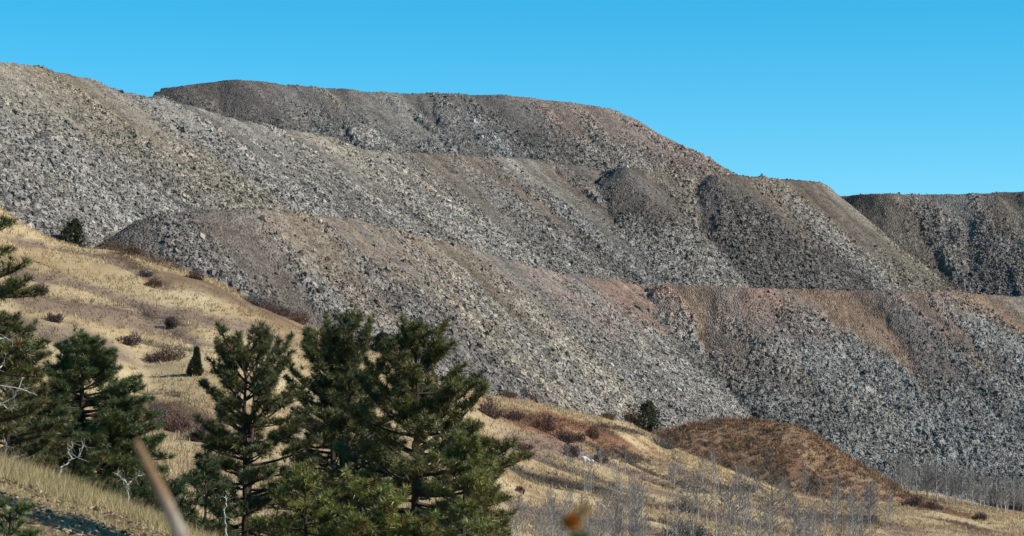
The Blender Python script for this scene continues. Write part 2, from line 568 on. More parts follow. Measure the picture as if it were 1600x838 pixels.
def lift_fields(key, L, seed):
    """height, crest coordinate and drop below the crest on the coarse grid"""
    cr = np.array([list(P(a, b, d * (1 + .05 * float(smooth(580, 850, a)) * (key == 'B') + .04 * (key == 'D')))) + [k, a] for a, b, d, k in L['crest']])
    for _ in range(1):                                    # round the corners a little
        q = np.empty((2 * len(cr), 5))
        q[0::2] = cr * .0
        nxt = np.concatenate([cr[1:], cr[-1:]])
        q[0::2], q[1::2] = .75 * cr + .25 * nxt, .25 * cr + .75 * nxt
        cr = np.concatenate([cr[:1], q[:-2], cr[-1:]])
    seg = np.linalg.norm(np.diff(cr[:, :2], axis=0), axis=1)
    s = np.concatenate([[0], np.cumsum(seg)])
    ss = np.arange(0, s[-1], 1.3)
    S = np.stack([np.interp(ss, s, cr[:, i]) for i in range(5)], -1)
    nz = N[seed]
    # the edge is ragged: tipped loads, little slips
    S[:, 2] += .6 * nz.fbm(ss / 9, ss * 0 + 3.3, 3) + .35 * N[seed + 1](ss / 1.6, ss * 0)
    out = 2.2 * N[seed + 2].fbm(ss / 11, ss * 0 + 8.8, 3)
    S[:, 0] += .7 * out
    S[:, 1] += .7 * out
    # run the crest line back on both ends so the flanks are planes
    b0 = np.stack([np.full(60, S[0, 0]), S[0, 1] + np.arange(1, 61) * 1.5, np.full(60, S[0, 2]), np.full(60, S[0, 3]), np.full(60, S[0, 4])], -1)
    b1 = np.stack([np.full(60, S[-1, 0]), S[-1, 1] + np.arange(1, 61) * 1.5, np.full(60, S[-1, 2]), np.full(60, S[-1, 3]), np.full(60, S[-1, 4])], -1)
    A = np.concatenate([b0[::-1], S, b1])
    sa = np.concatenate([ss[0] - np.arange(60, 0, -1) * 1.5, ss, ss[-1] + np.arange(1, 61) * 1.5])
    X, Y = np.meshgrid(GX, GY, indexing='ij')
    x, y = X.ravel(), Y.ravel()
    wx = x + 1.6 * nz.fbm(x / 14, y / 14, 3)
    wy = y + 1.6 * N[seed + 1].fbm(x / 14, y / 14, 3)
    z = np.full(len(x), -999.)
    k = np.zeros(len(x), dtype=np.int32)
    sec = np.full(len(x), -999.)
    for i in range(len(A)):
        d = np.sqrt((wx - A[i, 0]) ** 2 + (wy - A[i, 1]) ** 2)
        h = A[i, 2] - A[i, 3] * np.maximum(d - .9, .25 * d)
        m = h > z
        z[m] = h[m]
        k[m] = i
    ins = inside(x, y, list(map(tuple, A[:, :2])) + [(A[-1, 0], 1400.), (A[0, 0], 1400.)])
    H = A[k, 2]
    drop = np.where(ins, 0, H - z)
    z = np.where(ins, np.maximum(z, H - .012 * (H - z) - .25), z)
    return z, sa[k], drop, A[k, 4], ins


def upsample(F, fi, fj):
    i, j = np.floor(fi).astype(int), np.floor(fj).astype(int)
    i, j = np.clip(i, 0, F.shape[0] - 2), np.clip(j, 0, F.shape[1] - 2)
    a, b = fi - i, fj - j
    return (F[i, j] * (1 - a) + F[i + 1, j] * a) * (1 - b) + (F[i, j + 1] * (1 - a) + F[i + 1, j + 1] * a) * b


_cell_r = np.random.default_rng(5).random((512, 512, 4)).astype(np.float32)


def boulders(x, y, size):
    """height of packed blocks of one size: random cell heights, domed, with gaps"""
    X, Y = x / size, y / size
    xi, yi = np.floor(X).astype(np.int64), np.floor(Y).astype(np.int64)
    b1, b2 = np.full(len(x), 9., dtype=np.float32), np.full(len(x), 9., dtype=np.float32)
    hh = np.zeros(len(x), dtype=np.float32)
    tx = np.zeros(len(x), dtype=np.float32)
    for di in (-1, 0, 1):
        for dj in (-1, 0, 1):
            r = _cell_r[(xi + di) & 511, (yi + dj) & 511]
            ux, uy = xi + di + r[:, 0] - X, yi + dj + r[:, 1] - Y
            d = ux * ux + uy * uy
            m = d < b1
            b2 = np.where(m, b1, np.minimum(b2, d))
            hh = np.where(m, r[:, 2] + .9 * ((r[:, 3] - .5) * ux + (.5 - r[:, 2]) * uy), hh)
            tx = np.where(m, r[:, 3], tx)
            b1 = np.minimum(b1, d)
    edge = np.sqrt(b2) - np.sqrt(b1)
    return (hh - .5 + 1.1 * np.minimum(edge, .5)).astype(np.float32) * size, tx


def build_dumps():
    ng = (len(GX), len(GY))
    X, Y = np.meshgrid(GX, GY, indexing='ij')
    x, y = X.ravel(), Y.ravel()
    g = ground_z(x, y)
    best = g.copy() - 2.5
    lab = np.full(len(x), -1)
    tint = np.tile(GREY, (len(x), 1))
    rough = np.zeros(len(x))
    drop_ = np.zeros(len(x))
    inn = np.zeros(len(x), dtype=bool)
    for li, (key, L) in enumerate(LIFTS.items()):
        z, s, drop, px, ins = lift_fields(key, L, li)
        t = np.clip(drop / 36., 0, 1.3)
        tp = np.array([a for a, _, _ in L['tint']])
        up = np.stack([np.interp(px, tp, [b[i] for _, b, _ in L['tint']]) for i in range(3)], -1)
        lw = np.stack([np.interp(px, tp, [c[i] for _, _, c in L['tint']]) for i in range(3)], -1)
        # streaks run down the fall line
        wob = 1.7 * N[5].fbm(x / 9, y / 9, 3) - (.5 * smooth(780, 950, px) if key == 'C' else .5 if key in 'AD' else .12) * drop
        st1 = N[6].fbm((s + wob) / 6.5 + li * 31, drop / 80, 4)
        st2 = .7 * N[7].fbm((s + wob) / 3.6 + li * 11, drop / 22, 3) + .5 * N[9].fbm(x / 5, y / 5, 3)
        st3 = N[8].fbm((s + wob) / 15 + li * 7, drop / 90, 3)
        st4 = N[10].fbm((s + wob) / 2.6 + li * 19, drop / 150, 2)
        st5 = N[11].fbm((s + wob) / 9 + li * 23, drop / 200, 3)
        c = mix(up, lw, smooth(.12, .62, t + .55 * st1 + .2 * st2))
        c = mix(c, TANR, np.where((key == 'C') & (px < 330), 0, .3) * smooth(.12, .5, st3))
        c = mix(c, PLUM, .6 * smooth(.1, .45, -st3 + .3 * st2))
        c = mix(c, np.where(((px > 800) & (key in 'CA'))[:, None], RED, OCHRE), .5 * np.where((key == 'C') & (px < 330), 0, 1) * smooth(.22, .5, st2 + .3 * st1) * smooth(.8, .2, t))
        c = c * np.array([.745, .725, .70]) * (1 + .34 * st1 + .22 * st2 + .45 * st4 + .25 * st5)[:, None]
        # low, gully-like relief on the slope
        z = z + np.where(ins, 0, smooth(0, 5, drop) * (1.6 * st1 + .5 * st2))
        m = z > best
        best[m], lab[m], tint[m] = z[m], li, c[m]
        # fine near the top, coarse blocks below; some streaks are fine all the way
        rg = smooth(.02, .5, t + .5 * st1 + .2 * st2 + .5 * st4)
        rough[m] = (np.where(ins, .12 + .7 * smooth(.0, .35, N[1].fbm(x / 7, y / 7, 3)), .12 + .88 * rg))[m]
        drop_[m], inn[m] = drop[m], ins[m]
    # keep the slopes, a margin of flat top, and a skirt below the ground line
    fine = .335
    fx = np.arange(0, ng[0] - 1.01, fine / CELL)
    fy = np.arange(0, ng[1] - 1.01, fine / CELL)
    FI, FJ = np.meshgrid(fx, fy, indexing='ij')
    fi, fj = FI.ravel(), FJ.ravel()
    L2 = lab.reshape(ng)
    lf = L2[np.rint(fi).astype(int), np.rint(fj).astype(int)]
    inf = inn.reshape(ng)
    deep = inf.copy()                                     # flat tops more than ~9 m behind the crest are dropped
    for _ in range(6):
        e = deep.copy()
        e[1:] &= deep[:-1]; e[:-1] &= deep[1:]; e[:, 1:] &= deep[:, :-1]; e[:, :-1] &= deep[:, 1:]
        deep = e
    dp = deep[np.rint(fi).astype(int), np.rint(fj).astype(int)]
    xx, yy = GX[0] + fi * CELL, GY[0] + fj * CELL
    keep = (lf >= 0) & ~dp & (np.abs(xx) < .235 * yy + 8)
    zb = np.zeros(len(xx))
    tn = np.zeros((len(xx), 3))
    rg = np.zeros(len(xx))
    ki = np.nonzero(keep)[0]
    zb[ki] = upsample(best.reshape(ng), fi[ki], fj[ki])
    rg[ki] = upsample(rough.reshape(ng), fi[ki], fj[ki])
    for i in range(3):
        tn[ki, i] = upsample(tint[:, i].reshape(ng), fi[ki], fj[ki])
    wx, wy = xx[ki] + .5 * N[3](xx[ki] / 1.3, yy[ki] / 1.3), yy[ki] + .5 * N[4](xx[ki] / 1.3, yy[ki] / 1.3)
    h1, t1 = boulders(wx, wy, 1.2)
    h2, t2 = boulders(wx + 40, wy + 77, .72)
    zb[ki] += rg[ki] * (.31 * h1 + .47 * h2) + .10 * N[2](xx[ki] / .6, yy[ki] / .6)
    tn[ki] *= (1 + rg[ki] * (.5 * (t1 - .5) + .7 * (t2 - .5)))[:, None]
    sh = FI.shape
    idx = np.arange(sh[0] * sh[1]).reshape(sh)
    quads = np.stack([idx[:-1, :-1], idx[1:, :-1], idx[1:, 1:], idx[:-1, 1:]], -1).reshape(-1, 4)
    quads = quads[keep[quads].all(1)]
    co = np.stack([xx, yy, zb], -1)
    ql = lf[quads[:, 0]]
    for li, nm in enumerate(['rock_terrain', 'rock_terrain', 'rock_terrain', 'rock_terrain']):
        q = quads[ql == li]
        u, inv = np.unique(q.ravel(), return_inverse=True)
        o = make_mesh(nm, co[u], inv.reshape(-1, 4), M_ROCK, tint=tn[u])
        tag(o, kind='structure')
    return co, quads, tn, rg, lf, best.reshape(ng)


CO, QUADS, TINT, ROUGH, LAB, DUMP = build_dumps()


def scatter_stones(count):
    """loose blocks lying on the slopes: one mesh of jittered boxes"""
    r = np.random.default_rng(21)
    p = CO[QUADS[:, 0]]
    w = ROUGH[QUADS[:, 0]] ** 1.5 + .03
    pick = r.choice(len(QUADS), count, p=w / w.sum())
    q = QUADS[pick]
    a, b = r.random((2, count, 1))
    base = CO[q[:, 0]] * (1 - a) * (1 - b) + CO[q[:, 1]] * a * (1 - b) + CO[q[:, 2]] * a * b + CO[q[:, 3]] * (1 - a) * b
    size = .14 + .085 * r.pareto(3.0, count)
    size = np.minimum(size, .5) * (.55 + .45 * ROUGH[q[:, 0]])
    box = np.array([[-1, -1, -1], [1, -1, -1], [1, 1, -1], [-1, 1, -1], [-1, -1, 1], [1, -1, 1], [1, 1, 1], [-1, 1, 1]], dtype=float)
    v = box[None] * (1 + .5 * (r.random((count, 8, 3)) - .5)) * np.array([1, .8, .65]) * (.7 + .6 * r.random((count, 1, 3)))
    qn = r.normal(size=(count, 4))
    qn /= np.linalg.norm(qn, axis=1)[:, None]
    w_, x_, y_, z_ = qn.T
    R = np.stack([1 - 2 * (y_ * y_ + z_ * z_), 2 * (x_ * y_ - z_ * w_), 2 * (x_ * z_ + y_ * w_),
                  2 * (x_ * y_ + z_ * w_), 1 - 2 * (x_ * x_ + z_ * z_), 2 * (y_ * z_ - x_ * w_),
                  2 * (x_ * z_ - y_ * w_), 2 * (y_ * z_ + x_ * w_), 1 - 2 * (x_ * x_ + y_ * y_)], -1).reshape(-1, 3, 3)
    v = np.einsum('nij,nkj->nki', R, v) * size[:, None, None] + base[:, None, :] + np.array([0, 0, 1]) * (size * .25)[:, None, None]
    f = np.array([[0, 3, 2, 1], [4, 5, 6, 7], [0, 1, 5, 4], [1, 2, 6, 5], [2, 3, 7, 6], [3, 0, 4, 7]])
    F = (f[None] + 8 * np.arange(count)[:, None, None]).reshape(-1, 4)
    t = TINT[q[:, 0]] * (.65 + .85 * r.random((count, 1)) ** 2) * (1 + .10 * (r.random((count, 3)) - .5))
    o = make_mesh('loose_rubble', v.reshape(-1, 3), F, M_STONE, tint=np.repeat(t, 8, axis=0))
    tag(o, 'loose angular grey and tan blocks strewn over the waste rock slopes', 'rubble', kind='stuff')


scatter_stones(260000)

# ------------------------------------------------------------------ the overgrown brown mound below the dumps
MOUND = np.array([list(P(a, b, d)) for a, b, d in [(1036, 677, 566), (1080, 665, 566), (1120, 659, 566), (1160, 657, 565), (1200, 660, 563), (1232, 668, 560)]])
MOUND = np.stack([np.interp(np.linspace(0, 1, 40), np.linspace(0, 1, 6), MOUND[:, i]) for i in range(3)], -1)


def mound_z(x, y):
    z = np.full(len(x), -99.)
    for p in MOUND:
        d = np.sqrt((x - p[0]) ** 2 + (y - p[1]) ** 2)
        z = np.maximum(z, p[2] - .64 * (np.sqrt(d * d + 9) - 3))
    return z + .7 * N[1].fbm(x / 6, y / 6, 3) + .35 * N[2].fbm(x / 1.4, y / 1.4, 2)


def build_mound():
    gx, gy = np.arange(18, 92, .4), np.arange(510, 610, .4)
    X, Y = np.meshgrid(gx, gy, indexing='ij')
    x, y = X.ravel(), Y.ravel()
    z = mound_z(x, y)
    k = z > ground_z(x, y) - .8
    idx = np.arange(len(x)).reshape(X.shape)
    q = np.stack([idx[:-1, :-1], idx[1:, :-1], idx[1:, 1:], idx[:-1, 1:]], -1).reshape(-1, 4)
    q = q[k[q].all(1)]
    n = N[3].fbm(x / 4, y / 4, 3)
    c = mix([.235, .14, .092], [.325, .215, .135], smooth(-.3, .4, n))
    c = mix(c, [.09, .07, .055], smooth(.15, .4, N[4].fbm(x / 2.4, y / 2.4, 3)))
    u, inv = np.unique(q.ravel(), return_inverse=True)
    o = make_mesh('mound', np.stack([x, y, z], -1)[u], inv.reshape(-1, 4), M_SOIL, tint=c[u], smooth_shade=True)
    tag(o, kind='structure')


build_mound()


def blades(base, count, h, w, lean, col, spread, rng):
    """count upright slivers round every base point"""
    n = len(base) * count
    b = np.repeat(base, count, axis=0) + rng.normal(size=(n, 3)) * np.array([spread, spread, 0])
    a = rng.random(n) * 2 * math.pi
    hh = np.repeat(h, count) * (.6 + .7 * rng.random(n)) if np.ndim(h) else h * (.5 + .9 * rng.random(n))
    tip = b + np.stack([lean * hh * rng.normal(size=n), lean * hh * rng.normal(size=n), hh], -1)
    side = np.stack([np.cos(a), np.sin(a), np.zeros(n)], -1) * (w * (.6 + .8 * rng.random(n)) / 2)[:, None]
    v = np.stack([b - side, b + side, tip], 1)
    c = np.repeat(col, count, axis=0) * (.7 + .6 * rng.random((n, 1)))
    return v, c


def strip_mask(x, y):
    m_ = np.zeros(len(x))
    for col, hw, step, pl in STRIPS:
        pts = [tuple(hit(a, b)[:2]) for a, b in pl]
        lo, hi = np.min(pts, 0) - 8, np.max(pts, 0) + 8
        m = np.nonzero((x > lo[0]) & (x < hi[0]) & (y > lo[1]) & (y < hi[1]))[0]
        dd, _ = seg_dist(x[m], y[m], pts)
        m_[m] = np.maximum(m_[m], smooth(hw * 2, hw * .7, dd))
    return m_


def build_grass():
    r = np.random.default_rng(3)
    # the meadow
    n = 62000
    d = np.sqrt(r.uniform(140 ** 2, 600 ** 2, n))
    px = r.uniform(-40, 1640, n)
    x = (px - 800) / PX_F * d
    z = ground_z(x, d)
    cl = N[2].fbm(x / 7, d / 9, 3)
    k = (cl + .3 * r.random(n) > -.1) & (strip_mask(x, d) < .35 + .5 * r.random(n) ** 3)
    base = np.stack([x, d, z], -1)[k]
    cc = mix(TAN2, STRAW * 1.05, r.random(len(base)))
    v, c = blades(base, 5, .42, .10, .35, cc, .22, r)
    a = Acc()
    a.tris(v, c)
    tag(a.build('meadow_grass', M_GRASS), 'pale straw coloured dry bunch grass covering the meadow below the dumps', 'grass', kind='stuff')
    # the near bank at lower left
    n = 30000
    d = np.concatenate([r.uniform(17, 52, n // 2), r.normal(42, 4, n // 2)])
    px = r.uniform(-150, 520, n)
    x = (px - 800) / PX_F * d
    cl = N[5].fbm(x * .9, d * .5, 3)
    k = (cl + .45 * smooth(32, 43, d) + .2 * r.random(n) > .25)
    base = np.stack([x, d, ground_z(x, d)], -1)[k]
    cc = mix([.36, .27, .13], [.55, .45, .25], r.random(len(base)))
    v, c = blades(base, 5, (.05 + .17 * smooth(30, 43, base[:, 1])) * (.5 + r.random(len(base))), .008, .4, cc, .05, r)
    a = Acc()
    a.tris(v, c)
    tag(a.build('dry_grass', M_GRASS), 'long straw coloured grass on the near bank under the pines', 'grass', kind='stuff')
    # fallen leaves, needles and chips
    n = 16000
    d = r.uniform(17, 46, n)
    x = (r.uniform(-150, 520, n) - 800) / PX_F * d
    b = np.stack([x, d, ground_z(x, d) + .035], -1)
    s = r.uniform(.008, .034, (n, 1, 1))
    v = b[:, None] + r.normal(size=(n, 3, 3)) * s * np.array([1, 1, .5])
    c = mix(mix([.12, .075, .05], [.34, .23, .13], r.random(n)), [.50, .41, .27], (r.random(n) > .7) * .9)
    a = Acc()
    a.tris(v, c)
    tag(a.build('leaf_litter', M_GRASS), 'brown leaf litter and bark chips over the near bank', 'leaf litter', kind='stuff')
    # brush on the mound
    n = 15000
    x, y = r.uniform(18, 92, n), r.uniform(512, 606, n)
    z = mound_z(x, y)
    k = z > ground_z(x, y) - .1
    base = np.stack([x, y, z], -1)[k]
    cc = mix([.195, .108, .068], [.45, .29, .165], r.random(len(base)) ** 1.5)
    cc = mix(cc, [.10, .085, .065], (N[6].fbm(base[:, 0] / 1.5, base[:, 1] / 1.5, 2) > .2) * .8)
    v, c = blades(base, 8, .35 + .7 * r.random(len(base)) ** 2, .15, .5, cc, .3, r)
    a = Acc()
    a.tris(v, c)
    tag(a.build('ground_cover', M_GRASS), 'rust brown brush and dead grass covering the round mound', 'brush', kind='stuff')
    # low leafless brush in the darker strips of the meadow
    pts = []
    for col, hw, step, pl in STRIPS:
        q = np.array([hit(p, v_) for p, v_ in pl])
        L = np.linalg.norm(np.diff(q, axis=0), axis=1).sum()
        m = int(L * hw * (12 if step < 0 else 4))
        t = r.random(m) * (len(q) - 1)
        i = t.astype(int)
        w = (t - i)[:, None]
        p = q[i] * (1 - w) + q[i + 1] * w + r.normal(size=(m, 3)) * np.array([hw, hw * 1.5, 0])
        pts.append(np.concatenate([p, np.tile(col, (m, 1))], 1))
    p = np.concatenate(pts)
    base = np.stack([p[:, 0], p[:, 1], ground_z(p[:, 0], p[:, 1])], -1)
    v, c = blades(base, 6, .2 + .5 * r.random(len(base)) ** 2, .07, .8, p[:, 3:] * 1.0, .3, r)
    a = Acc()
    a.tris(v, c)
    tag(a.build('low_brush', M_TWIG), 'low leafless purplish brown brush in bands across the meadow', 'brush', kind='stuff')


build_grass()

# ------------------------------------------------------------------ pines
def unit(v):
    return v / (np.linalg.norm(v, axis=-1, keepdims=True) + 1e-9)


def needles(pos, dirs, rng, per=30, length=.15, width=.011, base=(.055, .085, .03), open_=.95, axial=.10):
    """brush-like tufts: slivers fanning out of every twig end"""
    n = len(pos) * per
    p = np.repeat(pos, per, axis=0)
    d0 = np.repeat(dirs, per, axis=0)
    p = p - d0 * (rng.random((n, 1)) * axial)
    d = unit(d0 * .62 + unit(rng.normal(size=(n, 3))) * open_)
    L = length * (.7 + .5 * rng.random((n, 1)))
    side = unit(np.cross(d, rng.normal(size=(n, 3)))) * width / 2
    v = np.stack([p - side, p + side, p + d * L], 1)
    tone = 1.5 * np.repeat(.55 + 1.0 * rng.random((len(pos), 1)) ** 1.5, per, axis=0) * (.8 + .4 * rng.random((n, 1)))
    warm = np.repeat(rng.random((len(pos), 1)), per, axis=0)
    c = np.asarray(base) * tone * (1 + warm * np.array([[.55, .12, -.1]]))
    brown = np.repeat(rng.random(len(pos)) > .965, per)
    c[brown] = np.array([.16, .085, .035]) * tone[brown]
    return v, c


def pine(label, px, d, top_py, prof, seed, per=38, nlen=.135, nwid=.0125, base_py=None, stems=1, rise=1.0, whorl=.27, nbr=4, right=1.0, left=1.0, bare=.1,
         base=(.055, .085, .03), lean=0.0, name='pine_tree', trunk_r=None, cat='pine tree', group=None, axial=.05, twig=1.0):
    rng = np.random.default_rng(seed)
    b = P(px, base_py, d) if base_py else on_ground(px, d)
    if base_py:
        b[2] = min(b[2], float(ground_z([b[0]], [b[1]])[0]))
    b[2] -= .05
    h = P(px, top_py + (1250. / d if d > 40 and top_py > 400 else 0), d)[2] - b[2]
    root = thing(name, label, cat, tuple(b), 0, group)
    tr, br = Acc(), Acc()
    pos, dr = [], []
    pt, pr = [a for a, _ in prof], [c for _, c in prof]
    r0 = trunk_r or .022 * h
    bark = (.062, .047, .04)
    for s in range(stems):
        k = (s - (stems - 1) / 2)
        hs = h * (1 - .13 * abs(k) - .05 * (s % 2))
        n = 12
        t = np.linspace(0, 1, n)
        w = np.cumsum(rng.normal(size=(n, 2)) * .011 * hs / n ** .5, axis=0)
        w[0] = 0
        axis = np.stack([w[:, 0] + lean * t * hs + k * (.10 + .22 * t) * .35 * hs * .5, w[:, 1] + (s % 2) * .15 * t * hs, t * hs], -1)
        tr.tube(axis, r0 * (1 - .25 * (stems > 1)) * (1 - .93 * t) ** .85 + .006, 7, bark)
        pos.append(axis[-1]); dr.append(np.array([0, 0, 1.]))
        z = bare * hs
        az = rng.random() * 6.28
        while z < hs * .985:
            tt = z / hs
            R = np.interp(tt * hs / h, pt, pr) * (1 if stems == 1 else .72)
            z += whorl / nbr * 1.5 * (.5 + rng.random()) * (.6 + .4 * min(1, R))
            for i in range(2 if rng.random() < .5 else 1):
                az += 2.4 + .5 * rng.normal()
                L = R * (.7 + .5 * rng.random())
                if rng.random() < .08:
                    L *= 1.25
                dx = math.cos(az)
                L *= (right if dx > 0 else left) ** abs(dx)
                if L < .08:
                    continue
                p0 = np.array([np.interp(tt, t, axis[:, j]) for j in range(3)]) + np.array([0, 0, .06 * rng.normal()])
                el = math.radians(-6 + rise * 85 * max(0, tt - .33) ** 1.25 + 10 * rng.normal())
                n2 = 6
                u = np.linspace(0, 1, n2)
                bend = math.radians(24 * rise + 10 * rng.normal())
                aa = az + np.cumsum(rng.normal(size=n2) * .10)
                ee = el + bend * u ** 1.5
                step = np.stack([np.cos(aa) * np.cos(ee), np.sin(aa) * np.cos(ee), np.sin(ee)], -1) * L / (n2 - 1)
                path = p0 + np.concatenate([[[0, 0, 0]], np.cumsum(step[1:], axis=0)])
                br.tube(path, (.010 + .017 * L) * (1 - .8 * u) * (h / 5) ** .5, 4, bark)
                pos.append(path[-1]); dr.append(unit(step[-1]))
                m = max(3, int(L / (.088 * twig)))
                for q in range(m):
                    uu = .28 + .72 * (q + rng.random()) / m
                    if L > 1.0 and uu < .42 and rng.random() < .5:
                        continue
                    f = uu * (n2 - 1)
                    ii = min(int(f), n2 - 2)
                    pp = path[ii] + (path[ii + 1] - path[ii]) * (f - ii)
                    fw = unit(step[min(ii + 1, n2 - 1)])
                    sd = unit(np.cross(fw, [0, 0, 1.])) * (1 if q % 2 else -1)
                    td = unit(fw * .7 + sd * (.55 + .5 * rng.random()) + np.array([0, 0, .25 + .5 * rng.random()]))
                    tl = (.10 + .36 * L * (1 - uu) * rng.random() + .10 * rng.random()) * twig
                    e = pp + td * tl
                    br.tube(np.stack([pp, (pp + e) / 2 + [0, 0, -.01], e]), [.007, .006, .004], 3, bark)
                    ed = unit(td + np.array([0, 0, .45]))
                    pos.append(e); dr.append(ed)
                    for _ in range(int(tl / .17)):
                        f2 = .3 + .5 * rng.random()
                        d2 = unit(td + rng.normal(size=3) * .75 + np.array([0, 0, .3]))
                        e2 = pp + td * tl * f2 + d2 * tl * (.3 + .3 * rng.random())
                        br.tube(np.stack([pp + td * tl * f2, e2]), [.005, .004], 3, bark)
                        pos.append(e2); dr.append(d2)
                    if tl > .16:
                        pos.append(pp + td * tl * .55 + np.array([0, 0, .03])); dr.append(ed)
    pos, dr = np.array(pos), np.array(dr)
    v, c = needles(pos, dr, rng, per, nlen, nwid, base, axial=axial)
    cr = Acc()
    cr.tris(v, c)
    tr.build('trunk', M_BARK, root)
    br.build('branches', M_BARK, root)
    cr.build('crown', M_LEAF, root)
    return root


GP = 'pines on the near bank'
pine('tall pine cut by the left edge with long branches reaching into view', -75, 46, 165,
     [(0, 2.0), (.2, 2.1), (.35, 2.0), (.5, 1.6), (.6, 1.15), (.8, .95), (.95, .4), (1, .1)], 11, group=GP, whorl=.26, nbr=4, base=(.068, .083, .028), right=.66)
pine('dense dark pine low behind the branches of the tall pine at the left edge', 8, 68, 492,
     [(0, 1.6), (.3, 1.7), (.6, 1.35), (.85, .8), (1, .2)], 25, group=GP, base_py=800, whorl=.2, nbr=4, bare=.05, base=(.062, .074, .026))
pine('round topped dark green pine with a bare lower trunk at left', 127, 78, 522,
     [(0, .8), (.1, 1.7), (.28, 2.15), (.42, 2.1), (.55, 1.85), (.7, 1.4), (.85, .95), (.95, .6), (1, .3)], 12, group=GP, base_py=795, rise=.6, whorl=.115, nbr=5, nlen=.15, bare=.12,
     base=(.052, .08, .028), right=1.05, left=.9)
pine('open crowned pine with tufts at the top and a white dead stem beside it', 384, 58, 497,
     [(0, 2.1), (.25, 2.0), (.5, 1.75), (.7, 1.5), (.84, 1.25), (.93, .9), (1, .35)], 13, group=GP, whorl=.30, nbr=4, stems=2, left=.88, bare=.08, base=(.068, .084, .032))
pine('tallest dense pine with several trunks in the middle of the clump', 532, 63, 472,
     [(0, 1.6), (.25, 1.8), (.44, 1.7), (.63, 1.6), (.78, 1.4), (.93, .95), (1, .35)], 14, group=GP, whorl=.33, nbr=4, stems=3, bare=.2, base=(.06, .078, .028))
pine('broad pine whose lower right limbs reach out over the meadow', 652, 55, 517,
     [(0, 1.7), (.3, 2.1), (.5, 2.1), (.64, 1.65), (.77, 1.2), (.93, .75), (1, .35)], 15, group=GP, whorl=.155, nbr=4, right=.97, left=.9, bare=.16, base=(.072, .086, .027))
GY_ = 'young pines in front of the tall clump'
pine('young bright green pine below the open crowned pine', 478, 49, 728, [(0, .95), (.4, .95), (.75, .55), (1, .15)], 16, group=GY_, base=(.105, .13, .035), whorl=.2)
pine('young pine at the bottom edge below the tallest pine', 590, 47, 742, [(0, 1.0), (.4, .95), (.75, .6), (1, .15)], 17, group=GY_, base=(.11, .135, .036), whorl=.2)
pine('young pine in front of the broad pine, rightmost of the clump', 722, 48, 680, [(0, 1.25), (.3, 1.2), (.7, .75), (1, .15)], 18, group=GY_, base=(.095, .118, .034), whorl=.2)
pine('low dark pine bush beside the blurred seed head', 248, 50, 742, [(0, .62), (.4, .62), (.75, .42), (1, .15)], 19, group=GY_, base=(.04, .065, .025), whorl=.14, bare=.02)
pine('small spreading pine at the foot of the round topped pine', 172, 62, 752, [(0, .75), (.4, .75), (.75, .45), (1, .15)], 20, group=GY_, base=(.05, .08, .03), whorl=.15, bare=.02)
pine('low pine sprawling left of the open crowned pine', 322, 54, 715, [(0, .8), (.4, .7), (.75, .45), (1, .15)], 22, group=GY_, base=(.048, .072, .028), whorl=.24, bare=.05)
pine('tiny green pine seedling on the litter at the lower left corner', 18, 22, 800, [(0, .16), (.5, .16), (1, .04)], 23, base=(.06, .10, .03), nlen=.07, nwid=.006, whorl=.07, twig=.4, trunk_r=.012, bare=.02, axial=.03)


pine('unseen pine added beyond the right edge to cast shade on the near bank', 2010, 27.3, -790,
     [(0, 1.2), (.3, 2.0), (.6, 2.2), (.8, 2.0), (1, .4)], 24, per=30, whorl=.2, bare=.38, group=GP)  # out of view, added only to cast the dark band at lower left


def far_conifer(label, px, py, top_py, half_px, seed, base=(.03, .05, .028), flat=.8):
    rng = np.random.default_rng(seed)
    b = hit(px, py)
    s = b[1] / PX_F
    h, R = (py - top_py) * s * 1.03, half_px * s
    root = thing('conifer_tree', label, 'conifer tree', tuple(b), 0, 'small dark conifers far off')
    tr, cr = Acc(), Acc()
    tr.tube([[0, 0, -.2], [.05, 0, h * .5], [0, 0, h * .97]], [.09, .06, .015], 6, (.09, .07, .06))
    n = 850
    t = rng.random(n) ** 1.35
    az = rng.random(n) * 6.28
    r = R * (1 - t) ** flat * (.35 + .65 * rng.random(n) ** .5) * (.85 + 1.5 * N[3](np.cos(az) * 1.6 + 9, t * 7 + np.sin(az) * 1.6 + seed))
    pos = np.stack([r * np.cos(az), r * np.sin(az), h * (.06 + .94 * t)], -1)
    dr = unit(np.stack([np.cos(az), np.sin(az), .5 + t], -1))
    v, c = needles(pos, dr, rng, 16, .40, .10, base, axial=.15)
    cr.tris(v, c)
    for k in range(26):
        tt = k / 26
        a_ = k * 2.4
        tr.tube([[0, 0, h * (.06 + .85 * tt)], [R * .8 * (1 - tt) * math.cos(a_), R * .8 * (1 - tt) * math.sin(a_), h * (.1 + .85 * tt)]], [.03, .01], 3, (.09, .07, .06))
    tr.build('trunk', M_BARK, root)
    cr.build('crown', M_LEAF, root)


far_conifer('dark bushy conifer at the foot of the rubble, left end of the meadow edge', 117, 376, 322, 23, 31, flat=.42)
far_conifer('narrow dark young conifer with a pointed tip alone in the dry meadow', 307, 588, 546, 13, 32, flat=1.15)
far_conifer('compact dark conifer standing just left of the brown mound', 1013, 676, 628, 25, 33, flat=.5)
far_conifer('dark conifer half hidden behind the right side of the tallest pine', 598, 535, 497, 20, 34, flat=.4)

